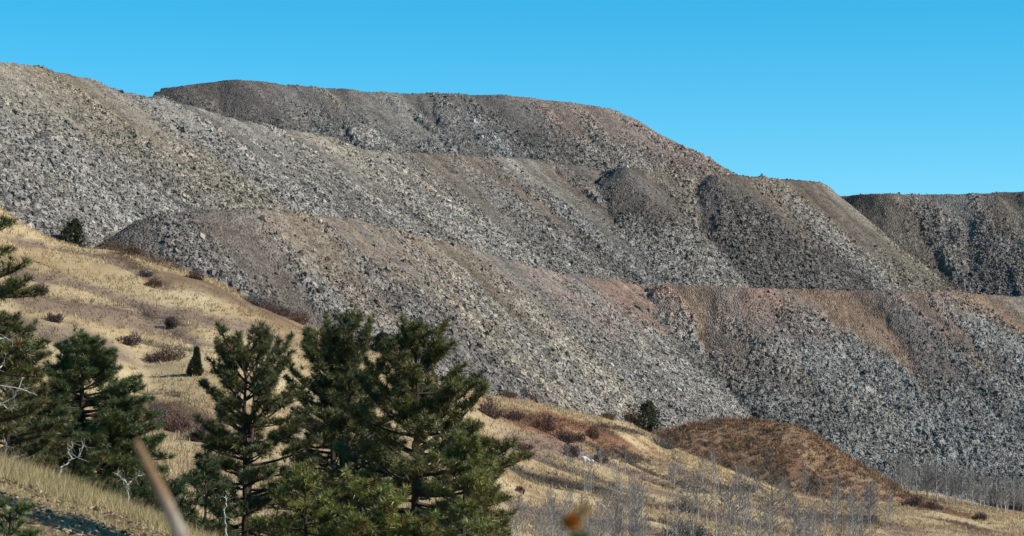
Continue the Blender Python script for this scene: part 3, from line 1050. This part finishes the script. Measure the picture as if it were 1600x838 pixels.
# ------------------------------------------------------------------ leafless bushes on the meadow
def shrub(label, px, py, wpx, hpx, kind, seed, group='leafless bushes on the meadow', dmin=90):
    rng = np.random.default_rng(seed)
    b = hit(px, py, dmin)
    s = b[1] / PX_F
    W, H = wpx * s / 2, hpx * s
    col = {'purple': (.105, .068, .066), 'red': (.13, .075, .062), 'brown': (.13, .085, .055), 'grey': (.12, .11, .11)}[kind]
    a = Acc()
    n = int(80 + 50 * W)
    lump = Noise2(seed)
    for _ in range(n):
        az, r = rng.random() * 6.28, rng.random() ** .5
        b0 = np.array([r * W * .75 * math.cos(az), r * W * .5 * math.sin(az), -.25])
        e = np.array([b0[0] * 1.3 + .3 * W * rng.normal(), b0[1] * 1.3 + .25 * W * rng.normal(), H * (.3 + .8 * rng.random()) * (1 - .5 * r * r) * (1 + 1.2 * float(lump(np.array([b0[0] * 1.3]), np.array([3.3]))[0]))])
        a.tube([b0, b0 * .4 + e * .6 + rng.normal(size=3) * .06, e], [.03, .024, .012], 3, np.array(col) * (.6 + .8 * rng.random()))
    m = n * 5
    az, r = rng.random(m) * 6.28, rng.random(m) ** .5
    p = np.stack([r * W * np.cos(az), r * W * .7 * np.sin(az), H * (1 - .6 * r * r) * rng.random(m) ** .7], -1)
    p[:, 2] *= 1 + 1.2 * lump(p[:, 0] * 1.1, p[:, 0] * 0 + 3.3)
    v = p[:, None] + rng.normal(size=(m, 3, 3)) * np.array([.06, .06, .10])
    a.tris(v, np.array(col) * (.6 + .9 * rng.random((m, 1))))
    o = a.build('shrub', M_TWIG)
    o.location = b
    tag(o, label, 'shrub', group)
    return o


SHRUBS = [
    ('low purplish bush above the round topped pine, left of the round one', 200, 538, 42, 17, 'purple'),
    ('wide reddish brown bush left of the narrow young conifer', 258, 563, 62, 25, 'red'),
    ('small round dark purple bush alone in pale grass', 268, 510, 20, 13, 'purple'),
    ('small grey bush in the upper meadow below the rubble nose', 228, 430, 22, 10, 'grey'),
    ('faint purple bush between the left pine branches and the pale grass', 86, 502, 26, 15, 'purple'),
    ('purple bush beside the tall pine branches at the left edge', 58, 460, 36, 24, 'purple'),
    ('dark bush at the left edge behind pine branches', 14, 462, 44, 34, 'purple'),
    ('brown bush on the meadow edge right of the bushy conifer', 178, 385, 44, 15, 'brown'),
    ('dark bush at the left end of the brown earth bank', 303, 440, 32, 20, 'purple'),
    ('low bush below the dark nose of the lower dump', 250, 407, 46, 13, 'purple'),
    ('bush along the top of the brown earth bank', 355, 448, 40, 14, 'brown'),
    ('grey purple bush at the right end of the earth bank', 395, 478, 42, 15, 'grey'),
    ('broad purple bush on the meadow edge left of the tallest pine', 425, 492, 58, 22, 'purple'),
    ('reddish bush touching the left side of the tallest pine', 462, 505, 44, 22, 'red'),
    ('small dark bush on the bank below the left rubble', 205, 395, 30, 12, 'brown'),
    ('small brown bush on the upper meadow ledge', 240, 447, 26, 9, 'brown'),
    ('red bush behind the low pines, right of the round topped pine', 268, 672, 62, 26, 'red'),
    ('purple bush behind the low pines, beside the red one', 310, 690, 50, 22, 'purple'),
    ('grey bush on the slope left of the open crowned pine', 244, 655, 36, 26, 'grey'),
    ('purple bush against the right side of the broad pine', 765, 652, 38, 28, 'purple'),
    ('reddish bush at the foot of the rubble right of the broad pine', 822, 622, 34, 16, 'red'),
    ('low bush on the rubble edge right of the broad pine', 785, 612, 46, 12, 'brown'),
    ('rusty bush on the right meadow below the dark ledge', 850, 672, 42, 20, 'red'),
    ('purple bush in the rusty patch of the right meadow', 884, 690, 38, 20, 'purple'),
    ('dark upright bush in the middle of the right meadow', 893, 712, 26, 24, 'purple'),
    ('small round rusty bush under the ledge of the right meadow', 903, 690, 24, 18, 'red'),
    ('small bush at the right end of the rusty patch', 925, 684, 22, 13, 'brown'),
    ('brown bush left of the compact conifer by the mound', 980, 660, 52, 26, 'brown'),
    ('small pale brown bush left of the conifer bush', 948, 655, 30, 12, 'brown'),
    ('grey bush among bare aspens on the right meadow', 1035, 700, 44, 20, 'grey'),
    ('small brown bush beside the white boulder', 938, 722, 26, 15, 'purple'),
    ('reddish low bush left of the white boulder', 812, 702, 44, 12, 'red'),
    ('small red bush at the left edge of the grey thicket', 812, 770, 16, 14, 'red'),
    ('dark bush at the right foot of the brown mound', 1425, 792, 34, 24, 'purple'),
    ('dark low bush in the grass below the mound', 1350, 815, 44, 14, 'grey'),
    ('dark bush at the lower left foot of the mound', 1165, 768, 40, 16, 'purple'),
    ('brown bush in the grass at lower right', 1068, 800, 44, 18, 'brown'),
    ('rusty bush on the grass right of the mound', 1455, 797, 38, 12, 'red'),
    ('small dark bush on the pale grass at the far right', 1530, 812, 24, 11, 'purple'),
    ('dark bush at the right edge below the rubble', 1590, 800, 40, 22, 'purple'),
    ('large dark bush at the bottom edge right of the orange flower', 1070, 842, 90, 26, 'grey'),
    ('purple bush under the ledge left of the rusty patch', 800, 655, 34, 14, 'purple'),
]
for i, a in enumerate(SHRUBS):
    shrub(*a, seed=200 + i)

# ------------------------------------------------------------------ bare aspens
def aspen_proto(seed, h, dense, dark=False):
    rng = np.random.default_rng(seed)
    tr, br = Acc(), Acc()
    n = 8
    t = np.linspace(0, 1, n)
    ax = np.stack([np.cumsum(rng.normal(size=n)) * .035 * h / 5, np.cumsum(rng.normal(size=n)) * .035 * h / 5, t * h - .2], -1)
    bark = (.10, .095, .09) if dark else (.46, .45, .42)
    twg = (.13, .115, .105) if dark else (.24, .22, .205)
    tr.tube(ax, .062 * (h / 6) * (1 - .85 * t), 5, bark)
    az = rng.random() * 6.28
    for i in range(dense):
        tt = .22 + .76 * i / dense
        az += 2.4 + .4 * rng.normal()
        L = h * (.30 if dark else .27) * (1.05 - tt) ** .8 * (.6 + .7 * rng.random()) + .15
        el = math.radians((18 if dark else 36) + 18 * tt + 8 * rng.normal())
        p0 = np.array([np.interp(tt, t, ax[:, j]) for j in range(3)])
        d = np.array([math.cos(az) * math.cos(el), math.sin(az) * math.cos(el), math.sin(el)])
        p1 = p0 + d * L * .55
        p2 = p0 + d * L + np.array([0, 0, .14 * L])
        br.tube([p0, p1, p2], [.024, .018, .010], 3, twg)
        for _ in range(6):
            q0 = p0 + (p2 - p0) * (.3 + .65 * rng.random())
            e = unit(d + rng.normal(size=3) * .55 + np.array([0, 0, .3])) * L * (.25 + .3 * rng.random())
            br.tube([q0, q0 + e], [.013, .009], 3, twg)
    return tr, br


PROTO = {}


def aspen(label, px, py, hpx, kind, group, rng, dmin=90):
    b = hit(px, py, dmin)
    s = b[1] / PX_F
    var = int(rng.integers(0, 3))
    key = (kind, var)
    H0 = {'thin': 6.0, 'bushy': 5.0, 'dark': 8.0}[kind]
    sc = hpx * s / H0
    rz = float(rng.random() * 6.28)
    w = sc * (.9 + .3 * rng.random()) * (1.25 if kind == 'bushy' else 1)
    if key not in PROTO:
        tr, br = aspen_proto(50 + 10 * len(PROTO), H0, {'thin': 18, 'bushy': 34, 'dark': 52}[kind], kind == 'dark')
        root = thing('aspen_tree', label, 'aspen tree', tuple(b), rz, group)
        root.scale = (w, w, sc)
        tr.build('trunk', M_TWIG, root)
        br.build('branches', M_TWIG, root)
        PROTO[key] = root
        return root
    return copy_thing(PROTO[key], tuple(b), rz, (w, w, sc), label, group)


AR = np.random.default_rng(77)
aspen('largest bare tree with a dark trunk and spreading limbs below the mound', 1208, 842, 142, 'dark', 'bare aspens standing out singly', AR)
for lab, px, py, h, k in [
    ('thin white aspen standing in front of the mound, left of the largest bare tree', 1152, 790, 70, 'thin'),
    ('slender white aspen right of centre with its foot in dark brush', 977, 750, 58, 'thin'),
    ('white aspen left of a twin trunk in the right meadow', 913, 772, 56, 'thin'),
    ('white aspen right of its twin in the right meadow', 923, 772, 54, 'thin'),
    ('short dark snag on the grass left of the mound', 992, 766, 26, 'thin'),
    ('thin aspen behind the white twins', 893, 752, 46, 'bushy'),
    ('lone aspen in the grass between the slender white one and the twins', 957, 752, 42, 'thin'),
    ('aspen at the left foot of the brown mound', 1054, 764, 62, 'bushy'),
    ('thin aspen on the grass before the left foot of the mound', 1072, 766, 44, 'thin'),
    ('tall white aspen at the bottom right of the dark bush', 1105, 842, 84, 'thin'),
    ('white aspen leaning beside the tall one at the bottom', 1120, 842, 98, 'thin'),
    ('pale aspen on the lower right meadow in front of the mound', 1342, 820, 76, 'thin'),
    ('aspen left of the pale one in front of the mound', 1332, 812, 52, 'thin'),
    ('thin aspen against the middle of the mound', 1256, 790, 66, 'bushy'),
    ('aspen against the lower right of the mound', 1308, 800, 50, 'bushy'),
    ('aspen in the bottom right grass', 1388, 835, 60, 'thin'),
]:
    aspen(lab, px, py, h, k, 'bare aspens standing out singly', AR)


def spread(n, fn, label, group, hlo, hhi, kinds, dmin=90):
    for _ in range(n):
        px, py = fn()
        aspen(label, px, py, AR.uniform(hlo, hhi), kinds[int(AR.integers(0, len(kinds)))], group, AR, dmin)


def right_thicket():
    px = AR.uniform(1395, 1600)
    return px, np.interp(px, [1395, 1450, 1520, 1600], [772, 782, 796, 806]) - AR.uniform(0, 10)


def low_thicket():
    px = AR.uniform(790, 1010)
    return px, AR.uniform(812, 880)


def low_right():
    px = AR.uniform(1000, 1400)
    return px, AR.uniform(810, 885)


def mound_foot():
    px = AR.uniform(1100, 1400)
    return px, np.interp(px, [1100, 1200, 1300, 1400], [752, 782, 795, 800]) + AR.uniform(-4, 16)


def mid_meadow():
    px = AR.uniform(850, 1120)
    return px, np.interp(px, [850, 1120], [755, 775]) + AR.uniform(-28, 22)


spread(95, right_thicket, 'bare grey aspen in the thicket between the mound and the right edge', 'aspens of the thicket right of the mound', 30, 66, ['bushy', 'bushy', 'thin'])
spread(78, low_thicket, 'bare grey aspen in the low thicket at the bottom around the orange flower', 'aspens of the thicket at the bottom', 42, 74, ['bushy', 'bushy', 'thin'])
spread(50, low_right, 'bare aspen scattered over the grass at lower right below the mound', 'aspens scattered at lower right', 44, 84, ['thin', 'bushy'])
spread(26, mound_foot, 'bare aspen along the foot of the brown mound', 'aspens along the mound foot', 34, 62, ['bushy', 'thin'])
spread(16, mid_meadow, 'thin bare aspen in the middle of the right meadow', 'aspens in the right meadow', 30, 48, ['bushy', 'thin'])

# ------------------------------------------------------------------ dead white saplings on the near bank
def dead_sapling(label, polys, d, r0, seed, col=(.58, .55, .50), twigs=10, foot=True):
    rng = np.random.default_rng(seed)
    main = [P(a, b, d) for a, b in polys[0]]
    base = main[0].copy()
    if foot:
        gz = float(ground_z([base[0]], [base[1]])[0])
        base[2] = min(base[2], gz)
        main = [base - np.array([0, 0, .03])] + main
    a = Acc()

    def limb(pts, r):
        pts = np.array(pts)
        t = np.linspace(0, 1, len(pts))
        tt = np.linspace(0, 1, 4 * len(pts))
        q = np.stack([np.interp(tt, t, pts[:, i]) for i in range(3)], -1)
        q[1:-1] += rng.normal(size=(len(q) - 2, 3)) * r * .6
        a.tube(q, r * (1 - .7 * tt), 5, col)
        for _ in range(twigs):
            i = int(rng.integers(len(q) // 3, len(q)))
            e = unit(rng.normal(size=3) + np.array([0, 0, .4])) * rng.uniform(.05, .2)
            a.tube([q[i], q[i] + e * .6 + rng.normal(size=3) * .015, q[i] + e], [r * .28, r * .2, r * .12], 3, np.array(col) * .7)

    limb(main, r0)
    for pl in polys[1:]:
        limb([P(x, y, d + .1 * rng.normal()) for x, y in pl], r0 * .62)
    o = a.build('dead_sapling', M_TWIG, loc=base)
    tag(o, label, 'dead sapling', 'dead white saplings on the near bank')


dead_sapling('crooked bleached sapling leaning right in front of the round topped pine', [[(92, 742), (98, 730), (110, 718), (122, 714), (128, 704)], [(112, 716), (106, 706), (114, 698)], [(122, 714), (130, 698), (128, 690)]], 42.5, .016, 1)
dead_sapling('short white broken stub on the grass at left', [[(83, 756), (83, 740), (85, 735)]], 43, .016, 2, twigs=3)
dead_sapling('forked white sapling shaped like the letter Y before the small pine', [[(200, 790), (200, 768), (200, 757)], [(200, 758), (193, 750), (184, 742), (176, 738)], [(200, 758), (208, 748), (216, 744), (226, 742)]], 43, .014, 3)
dead_sapling('thin wavy white stem at the bottom edge under the open crowned pine', [[(353, 846), (353, 820), (350, 802), (353, 788), (352, 776), (358, 770)], [(352, 808), (362, 812), (368, 816)]], 46, .014, 4, twigs=5)
dead_sapling('grey dead sapling lying over the grass at the left edge', [[(-12, 740), (4, 722), (12, 700), (8, 686)], [(2, 724), (18, 716), (34, 712)], [(0, 730), (16, 740), (26, 748)]], 44, .014, 5, col=(.36, .34, .32), twigs=22)
dead_sapling('bleached white dead branches in front of the pine at the left edge', [[(-14, 800), (-10, 690), (-6, 620), (-4, 560)], [(-8, 640), (8, 628), (22, 622), (30, 604), (36, 590)], [(-8, 610), (0, 603), (26, 606), (44, 612), (58, 618)], [(-6, 640), (4, 632), (14, 640), (24, 634)], [(-5, 580), (4, 570), (10, 552)], [(-6, 530), (8, 528), (20, 534)]], 43.4, .017, 6, twigs=8)

# ------------------------------------------------------------------ white boulder on the right meadow
def boulder(label, px, py, wpx, hpx, seed, col):
    rng = np.random.default_rng(seed)
    b = hit(px, py)
    s = b[1] / PX_F
    import bmesh
    bm = bmesh.new()
    bmesh.ops.create_icosphere(bm, subdivisions=3, radius=1)
    for v in bm.verts:
        c = v.co
        k = 1 + .22 * math.sin(3.1 * c.x + seed) + .2 * math.sin(4.3 * c.y + 2 * c.z + seed) + .05 * rng.normal()
        v.co = (c.x * k * wpx * s / 2, c.y * k * wpx * s * .4, max(c.z * k, -.5) * hpx * s * .62)
    vs = np.array([v.co for v in bm.verts])
    bm.verts.index_update()
    fs = np.array([[v.index for v in f.verts] for f in bm.faces])
    bm.free()
    o = make_mesh('boulder', vs + b + np.array([0, 0, hpx * s * .25]), fs, M_STONE, tint=np.tile(col, (len(vs), 1)), loc=b)
    tag(o, label, 'boulder')


boulder('white boulder lying in the dry grass of the right meadow', 914, 721, 15, 9, 3, (.7, .7, .68))
boulder('smaller white stone just right of the white boulder', 923, 723, 8, 6, 5, (.6, .6, .58))

# ------------------------------------------------------------------ plants right in front of the lens
def seed_head():
    rng = np.random.default_rng(9)
    d = 3.0
    pts = np.array([P(218, 700, d), P(232, 730, d), P(250, 768, d), P(268, 805, d), P(284, 840, d), P(300, 880, d)])
    foot = P(345, 1000, d)
    foot[2] = float(ground_z([foot[0]], [d])[0]) - .02
    root = thing('seed_head_grass', 'blurred tan grass seed head slanting up close to the camera at lower left', 'grass stalk', tuple(foot))
    tt = np.linspace(0, 1, 40)
    sp = np.stack([np.interp(tt, np.linspace(0, 1, 6), pts[:, i]) for i in range(3)], -1) - foot
    st = Acc()
    low = sp[-1]
    st.tube([[0, 0, 0], low * .5 + np.array([.01, 0, -.02]), low, *sp[::-8]], np.linspace(.0022, .0009, 3 + len(sp[::-8])), 5, (.45, .36, .2))
    hd = Acc()
    n = 2600
    t = rng.random(n)
    i = np.clip((t * 39).astype(int), 0, 38)
    ax = unit(sp[i] - sp[i + 1])
    rad = unit(np.cross(ax, rng.normal(size=(n, 3))))
    w = .0072 * np.clip(.35 + 1.4 * t, 0, 1) * (.5 + .5 * rng.random(n) ** .5)
    p = sp[i] + rad * (w * .6)[:, None]
    tip = p + ax * .009 + rad * (w * .6)[:, None]
    sd = np.cross(ax, rad) * .0022
    col = mix([.50, .33, .19], [.70, .62, .53], smooth(.45, .75, t + .1 * rng.normal(size=n)))
    col = mix(col, [.42, .28, .16], smooth(.8, .95, t))
    hd.tris(np.stack([p - sd, p + sd, tip], 1), col)
    st.build('stem', M_GRASS, root)
    hd.build('seed_head', M_GRASS, root)


def orange_flower():
    rng = np.random.default_rng(10)
    d = 3.1
    c0, c1 = P(893, 815, d), P(913, 797, d + .02)
    foot = P(900, 1000, d)
    foot[2] = float(ground_z([foot[0]], [d])[0]) - .02
    root = thing('dried_flower', 'blurred orange dried flower close to the camera at the bottom', 'flower', tuple(foot))
    st = Acc()
    a, b = c0 - foot, c1 - foot
    st.tube([[0, 0, 0], [.004, 0, a[2] * .5], a - np.array([0, 0, .02]), a], [.0025, .002, .0014, .001], 5, (.12, .16, .06))
    st.tube([a - np.array([0, 0, .05]), (a + b) / 2 - np.array([-.004, 0, .02]), b], [.0014, .001, .0008], 5, (.3, .25, .12))

    def head(c, R, n, cin, cout):
        h = Acc()
        dr = unit(rng.normal(size=(n, 3)))
        q = rng.random((n, 1)) ** .6
        p = c + dr * R * q * .6
        tip = c + dr * R * (q * .6 + .4)
        sd = unit(np.cross(dr, rng.normal(size=(n, 3)))) * R * .14
        h.tris(np.stack([p - sd, p + sd, tip], 1), mix(cin, cout, q[:, 0]))
        return h
    head(a, .0125, 420, [.35, .08, .01], [.55, .22, .03]).build('petals', M_GRASS, root)
    head(b, .0115, 170, [.5, .34, .12], [.6, .42, .2]).build('seed_head', M_GRASS, root)
    st.build('stem', M_GRASS, root)
    lf = Acc()
    q = a - np.array([-.008, 0, .018])
    v = q + rng.normal(size=(40, 1, 3)) * .005 + rng.normal(size=(40, 3, 3)) * .004
    lf.tris(v, np.tile([.05, .085, .04], (40, 1)))
    lf.build('leaf', M_GRASS, root)


seed_head()
orange_flower()
